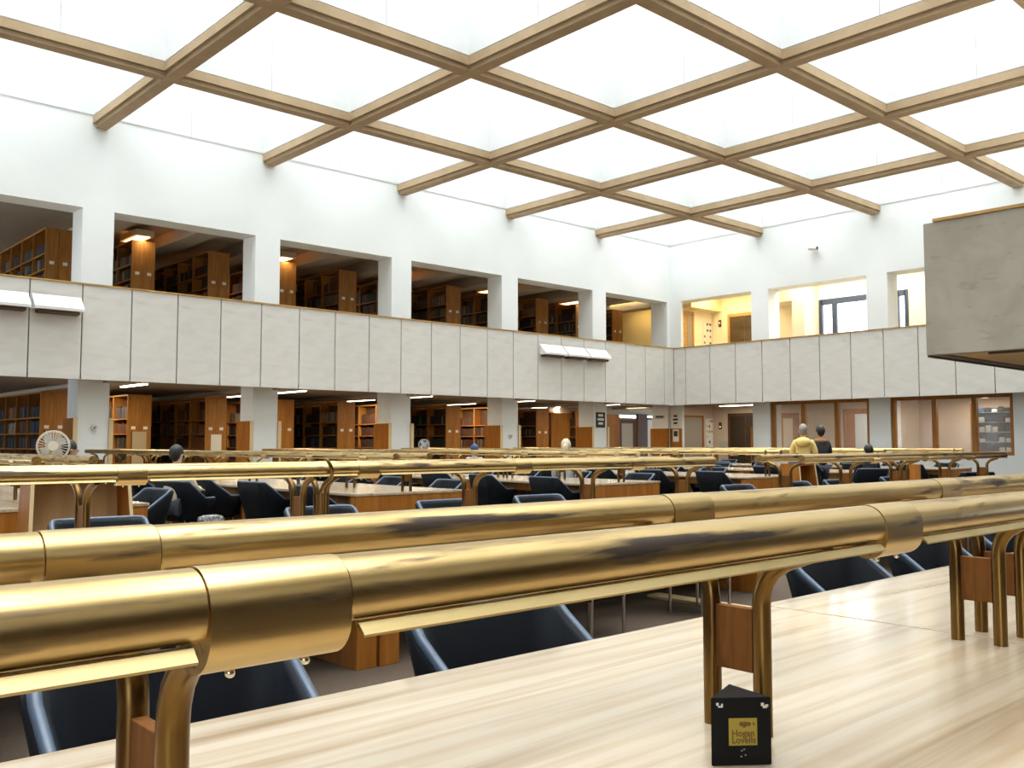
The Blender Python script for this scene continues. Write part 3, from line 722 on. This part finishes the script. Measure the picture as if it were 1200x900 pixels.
def quad(name, m, u0, u1, z0, z1, d, parent):
    v = [onface(u0, z0, d), onface(u1, z0, d), onface(u1, z1, d), onface(u0, z1, d)]; v += [p-nrm*.0005 for p in v]
    return MB().add(v, [(0, 1, 2, 3), (7, 6, 5, 4), (0, 4, 5, 1), (1, 5, 6, 2), (2, 6, 7, 3), (3, 7, 4, 0)]).obj(name, m, parent)
lb_ = quad('gold_label', M['goldlabel'], Wd*.29, Wd*.76, H*.30, H*.70, .0012, pr)
def text(s, u, z, size, m, parent, name='lettering'):
    cu = bpy.data.curves.new(name, 'FONT'); cu.body = s; cu.size = size; cu.extrude = .0002; cu.offset = .00035; cu.align_x = 'LEFT'; cu.materials.append(m)
    tmp = bpy.data.objects.new(name, cu); COL.objects.link(tmp); bpy.context.view_layer.update()
    tm = bpy.data.meshes.new_from_object(tmp.evaluated_get(bpy.context.evaluated_depsgraph_get())); bpy.data.objects.remove(tmp)
    tm.materials.clear(); tm.materials.append(m)
    o = put(name, tm, parent)
    R = Matrix((ex, Vector((0, 0, 1)), nrm)).transposed().to_4x4(); R.translation = onface(u, z, .0015); o.matrix_local = R
    return o
text('Hogan', Wd*.335, H*.435, .0175, M['ink'], lb_); text('Lovells', Wd*.335, H*.335, .0175, M['ink'], lb_)
m = MB()
for u, z, r in ((.50, .615, .0065), (.56, .61, .0075), (.62, .612, .006), (.545, .585, .005), (.70, .62, .003), (.71, .60, .0022)):
    q = onface(Wd*u, H*z, .0016); m.ball(q, (r*.8, r*.6, r*.7), 10, 6)
for i, p in enumerate(m.v):
    p = Vector(p); dd = (p-a).dot(nrm); m.v[i] = tuple(p-nrm*(dd-.0015-.0003*max(-1, min(1, dd*100))))
m.obj('printed_emblem', M['ink'], lb_)
for u0, u1, z0, z1 in ((.09, .13, .89, .93), (.12, .2, .86, .885), (.17, .2, .885, .915), (.83, .88, .87, .92), (.86, .93, .84, .88), (.90, .95, .86, .895)):
    quad('chipped_spot', M['paper'], Wd*u0, Wd*u1, H*z0, H*z1, .0010, pr)
for u0, z0 in ((.49, .215), (.53, .235), (.48, .13), (.55, .15)): quad('chipped_spot', M['fangrey'], Wd*u0, Wd*(u0+.025), H*z0, H*(z0+.015), .0010, pr)

# ------------------------------------------------------------------ fans, monitor, bag
def fan(x, y, zb, zc, r, rz, m, label):
    t = thing('desk_fan', label, 'fan', (x, y, zb), rz); h = zc-zb
    MB().tube([(0, 0, 0), (0, 0, .02), (0, 0, .035)], [.11, .11, .03], 20).obj('base', m, t)
    MB().tube([(0, .04, .03), (0, .04, h)], .012, 8).obj('stem', m, t)
    MB().tube([(0, .14, h), (0, -.02, h)], [.04, .055], 14).obj('motor', m, t)
    g = MB()
    for rr in (r, r*.93): g.tube([(rr*math.cos(q*PI/16), -.03, h+rr*math.sin(q*PI/16)) for q in range(33)], .006, 6, False)
    for q in range(28):
        a = q*2*PI/28; g.tube([(r*math.cos(a), -.03, h+r*math.sin(a)), (r*.6*math.cos(a), -.075, h+r*.6*math.sin(a)), (.04*math.cos(a), -.085, h+.04*math.sin(a))], .0028, 4, False)
    g.obj('grille', m, t)
    MB().tube([(0, -.082, h), (0, -.095, h)], .055, 18).obj('hub_badge', m, t)
    for q in range(4):
        a = q*PI/2+.4; bl = MB()
        p = [(.035*math.cos(a), .035*math.sin(a)), (r*.8*math.cos(a-.25), r*.8*math.sin(a-.25)), (r*.88*math.cos(a+.3), r*.88*math.sin(a+.3)), (r*.6*math.cos(a+.75), r*.6*math.sin(a+.75))]
        v = [(u, -.045-.02*i/3, h+w_) for i, (u, w_) in enumerate(p)]; v += [(u, yy+.003, w_) for u, yy, w_ in v]
        bl.add(v, [(0, 1, 2, 3), (7, 6, 5, 4), (0, 4, 5, 1), (1, 5, 6, 2), (2, 6, 7, 3), (3, 7, 4, 0)]).obj('blade', M['fangrey'], t)
    return t
fan(3.38, 11.6, .74, 1.34, .175, -.3, M['fanwhite'], 'off-white desk fan with a round grille at far left')
fan(15.3, 20.3, .74, 1.33, .15, -.65, M['fangrey'], 'small grey desk fan seen between the third and fourth columns')
mn = thing('computer_monitor', 'black tilted monitor on the first row running away, beside the column', 'monitor', (3.25, 10.35, .74), -.5)
o = MB().rbox(-.05, .05, -.02, .02, .16, .48, .006).obj('screen', M['black'], mn); o.rotation_euler = (.0, .28, 0)
MB().tube([(-.02, .03, .01), (.02, .03, .26)], .015, 8).obj('stalk', M['black'], mn); MB().rbox(-.1, .1, -.08, .1, 0, .015, .004).obj('foot', M['black'], mn)
bg_ = thing('backpack', 'grey patterned backpack on the floor beside the seated man', 'bag', (5.45, 11.9, 0), .3)
m = MB(); m.rbox(-.16, .16, -.11, .11, 0, .42, .07); m.obj('bag_body', M['canvas'], bg_); MB().rbox(-.12, .12, -.15, -.10, .05, .24, .03).obj('front_pocket', M['canvas'], bg_)
for s in (-1, 1): MB().tube([(s*.09, .11, .36), (s*.1, .17, .3), (s*.1, .16, .12), (s*.1, .11, .06)], .014, 6).obj('strap', M['black'], bg_)
hb = thing('black_holdall', 'small black bag standing on the little orange wooden stand at right', 'bag', (14.15, 8.42, 1.03), .2)
m = MB(); m.add([(-.17, -.08, 0), (.17, -.08, 0), (.17, .08, 0), (-.17, .08, 0), (-.02, -.05, .10), (.15, -.05, .15), (.15, .05, .15), (-.02, .05, .10)], [(0, 3, 2, 1), (4, 5, 6, 7), (0, 1, 5, 4), (1, 2, 6, 5), (2, 3, 7, 6), (3, 0, 4, 7)])
m.obj('bag_body', M['black'], hb); MB().tube([(.0, 0, .10), (.04, 0, .16), (.10, 0, .17), (.14, 0, .14)], .008, 6).obj('handle', M['black'], hb)

# ------------------------------------------------------------------ people
def skin(name, verts, edges, radii, m, parent, sub=1, root=0):
    me = bpy.data.meshes.new(name); me.from_pydata(verts, edges, []); me.update(); me.materials.append(m)
    o = put(name, me, parent); md = o.modifiers.new('skin', 'SKIN'); md.use_smooth_shade = True; md.branch_smoothing = .6
    for i, r in enumerate(radii):
        r = r if isinstance(r, tuple) else (r, r); me.skin_vertices[0].data[i].radius = r
    me.skin_vertices[0].data[root].use_root = True
    sb = o.modifiers.new('sub', 'SUBSURF'); sb.levels = sub; sb.render_levels = 2
    return o
def person(label, x, y, rz, top, pose, hair, coat, skinm=M['skin'], hood=False, cap=None, bun=False, bob=False, legs=M['trousers'], inner=None, turn=0, lean=0, zoff=None):
    """faces -Y in its own frame; 'top' is the height of the crown"""
    t = thing('person', label, 'person', (x, y, 0), rz)
    st = pose == 'stand'
    hipz = .93 if st else .50
    sc = (top-hipz)/(.80)                                  # hip to crown
    k = min(sc, 1.0)
    def Z(h): return hipz+h*(top-hipz)/.80
    hd = .0
    V = []; E = []; R = []
    def add(p, r, pa=None):
        V.append(p); R.append(r)
        if pa is not None: E.append((pa, len(V)-1))
        return len(V)-1
    ln = lean
    hip = add((0, 0, hipz), (.15, .11)); wst = add((0, -ln*.3, Z(.18)), (.13, .10), hip); ch = add((0, -ln*.7, Z(.36)), (.155, .115), wst)
    ne0 = add((0, -ln, Z(.50)), (.075, .07), ch); ne = add((0, -ln-.01, Z(.555)), .052, ne0)
    j = add((0, -ln-.02, Z(.615)), (.062, .078), ne); hdv = add((0, -ln-.015, Z(.69)), (.074, .094), j); tp = add((0, -ln-.005, Z(.755)), (.06, .075), hdv)
    arms = []
    for s in (-1, 1):
        sh_ = add((s*.17, -ln, Z(.47)), .062, ch)
        if st: el = (s*.235, -ln-.03, Z(.20)); wr_ = (s*.17, -ln-.22, Z(.26) if s > 0 else Z(.20))
        else: el = (s*.24, -ln-.10, Z(.22)); wr_ = (s*.14, -ln-.36, Z(.20))
        e = add(el, .046, sh_); w_ = add(wr_, .030, e)
        d = (Vector(wr_)-Vector(el)).normalized(); pv = Vector(wr_)+d*.055; pm_ = add(tuple(pv), (.036, .016), w_)
        side = Vector((1, 0, 0))
        for q, (off, ln_) in enumerate(((-.030, .062), (-.010, .075), (.011, .07), (.031, .055))):
            p1 = pv+side*off+d*(.02+ln_*.5); f1 = add(tuple(p1), .0095, pm_); add(tuple(p1+d*ln_*.4+Vector((0, 0, -.018))), .0075, f1)
        p1 = Vector(wr_)+side*(-s*.045)+d*.035; th = add(tuple(p1), .011, w_); add(tuple(p1+d*.03), .009, th)
        arms.append((tuple(V[sh_]), el, wr_))
    lg = []
    for s in (-1, 1):
        if st: pts = [(s*.09, 0, hipz-.08), (s*.10, -.02, .50), (s*.10, .02, .09), (s*.10, .03, .045), (s*.11, -.14, .03)]
        else: pts = [(s*.10, -.03, hipz-.01), (s*.12, -.44, .50), (s*.12, -.40, .10), (s*.12, -.38, .045), (s*.12, -.55, .03)]
        rr = [.085, .06, .038, .04, .03]; pa = hip
        for p, r in zip(pts, rr): pa = add(p, r, pa)
        lg.append(pts)
    skin('body', V, E, R, skinm, t)
    hc = Vector((0, -ln-.012, Z(.695))); hr = Vector((.078, .098, .115))
    # coat
    V2 = [(0, 0, hipz-(.10 if st else .02)), (0, -ln*.3, Z(.18)), (0, -ln*.7, Z(.36)), (0, -ln, Z(.505))]; E2 = [(0, 1), (1, 2), (2, 3)]; R2 = [(.185, .14), (.165, .125), (.185, .14), (.09, .085)]
    for a_ in arms:
        i = len(V2); V2 += [a_[0], a_[1], tuple(Vector(a_[1]).lerp(Vector(a_[2]), .9))]; E2 += [(2, i), (i, i+1), (i+1, i+2)]; R2 += [.083, .064, .05]
    skin('jacket', V2, E2, R2, coat, t)
    V3 = [(0, 0, hipz)]; E3 = []; R3 = [(.165, .125)]
    for pts in lg:
        i = len(V3); V3 += pts[:3]; E3 += [(0, i), (i, i+1), (i+1, i+2)]; R3 += [.10, .074, .052]
    skin('trousers', V3, E3, R3, legs, t)
    for pts in lg: MB().rbox(pts[4][0]-.045, pts[4][0]+.045, pts[4][1]-.03, pts[3][1]+.05, 0, .085, .03).obj('shoe', M['black'], t)
    m = MB(); m.ball(hc+Vector((0, .018, .014)), (hr.x+.016, hr.y+.010, hr.z+.008), 20, 12, PI*.56)
    if bob: m.ball(hc+Vector((0, .045, -.03)), (hr.x+.022, hr.y*.75, hr.z*1.05), 16, 10)
    else: m.ball(hc+Vector((0, .045, -.015)), (hr.x+.002, hr.y*.62, hr.z*.80), 16, 10)
    if bun: m.ball(hc+Vector((0, .12, -.045)), (.055, .05, .085), 14, 8)
    m.obj('hair' if not cap else 'cap', cap or hair, t)
    for s in (-1, 1):
        MB().ball(hc+Vector((s*(hr.x+.006), .012, -.02)), (.012, .02, .03), 10, 6).obj('ear', skinm, t)
        MB().ball(hc+Vector((s*.031, -hr.y+.006, -.012)), (.014, .008, .009), 10, 6).obj('eye', M['paper'], t)
        MB().ball(hc+Vector((s*.031, -hr.y+.0, -.012)), (.006, .005, .006), 8, 6).obj('pupil', M['darkink'], t)
    MB().ball(hc+Vector((0, -hr.y-.004, -.03)), (.012, .018, .022), 10, 8).obj('nose', skinm, t)
    MB().ball(hc+Vector((0, -hr.y+.008, -.066)), (.024, .008, .007), 10, 6).obj('mouth', M['tancoat'], t)
    if hood: MB().ball(Vector((0, -ln+.10, Z(.46))), (.16, .09, .10), 16, 10).obj('hood', coat, t)
    if inner: MB().ball(Vector((0, -ln+.0, Z(.50))), (.12, .11, .06), 16, 10).obj('scarf', inner, t)
    return t
AW = PI-.72                                                # back to the camera (local -Y turned away)
person('standing person in a yellow hooded jacket at right, back to the camera', 17.2, 10.05, AW-.4, 1.74, 'stand', M['hair_grey'], M['yellowcoat'], M['skin2'], hood=True)
person('standing person with black hair, tan scarf and black coat beside the yellow jacket', 18.05, 10.15, AW+.2, 1.72, 'stand', M['hair_black'], M['blackcoat'], inner=M['tancoat'])
person('seated man with short black hair and beige shirt, left of the second row', 5.35, 12.9, PI/2+.5, 1.33, 'sit', M['hair_black'], M['beigecoat'], M['skin2'], lean=.05)
person('seated person with black hair beside the off-white desk fan', 4.35, 14.5, -PI/2+PI, 1.41, 'sit', M['hair_black'], M['greycoat'], lean=.1)
person('seated person with pale blond hair in a bun, centre of the room', 12.55, 12.25, AW-.2, 1.45, 'sit', M['hair_blond'], M['greycoat'], M['skin2'], bun=True)
person('seated person in a blue cap far back, before the third bookcase bay', 14.9, 17.7, AW, 1.34, 'sit', M['hair_black'], M['greycoat'], cap=M['bluecloth'])
person('seated person with dark hair in front of the glazed partition', 18.95, 9.55, AW, 1.33, 'sit', M['hair_black'], M['blackcoat'])
# seats for those who sit clear of the rows
chair(5.55, 13.0, PI/2+.35, 'tub chair under the seated man with the beige shirt')
chair(18.95, 9.55, AW, 'tub chair under the dark-haired person before the glazed partition')
bpy.context.view_layer.update()
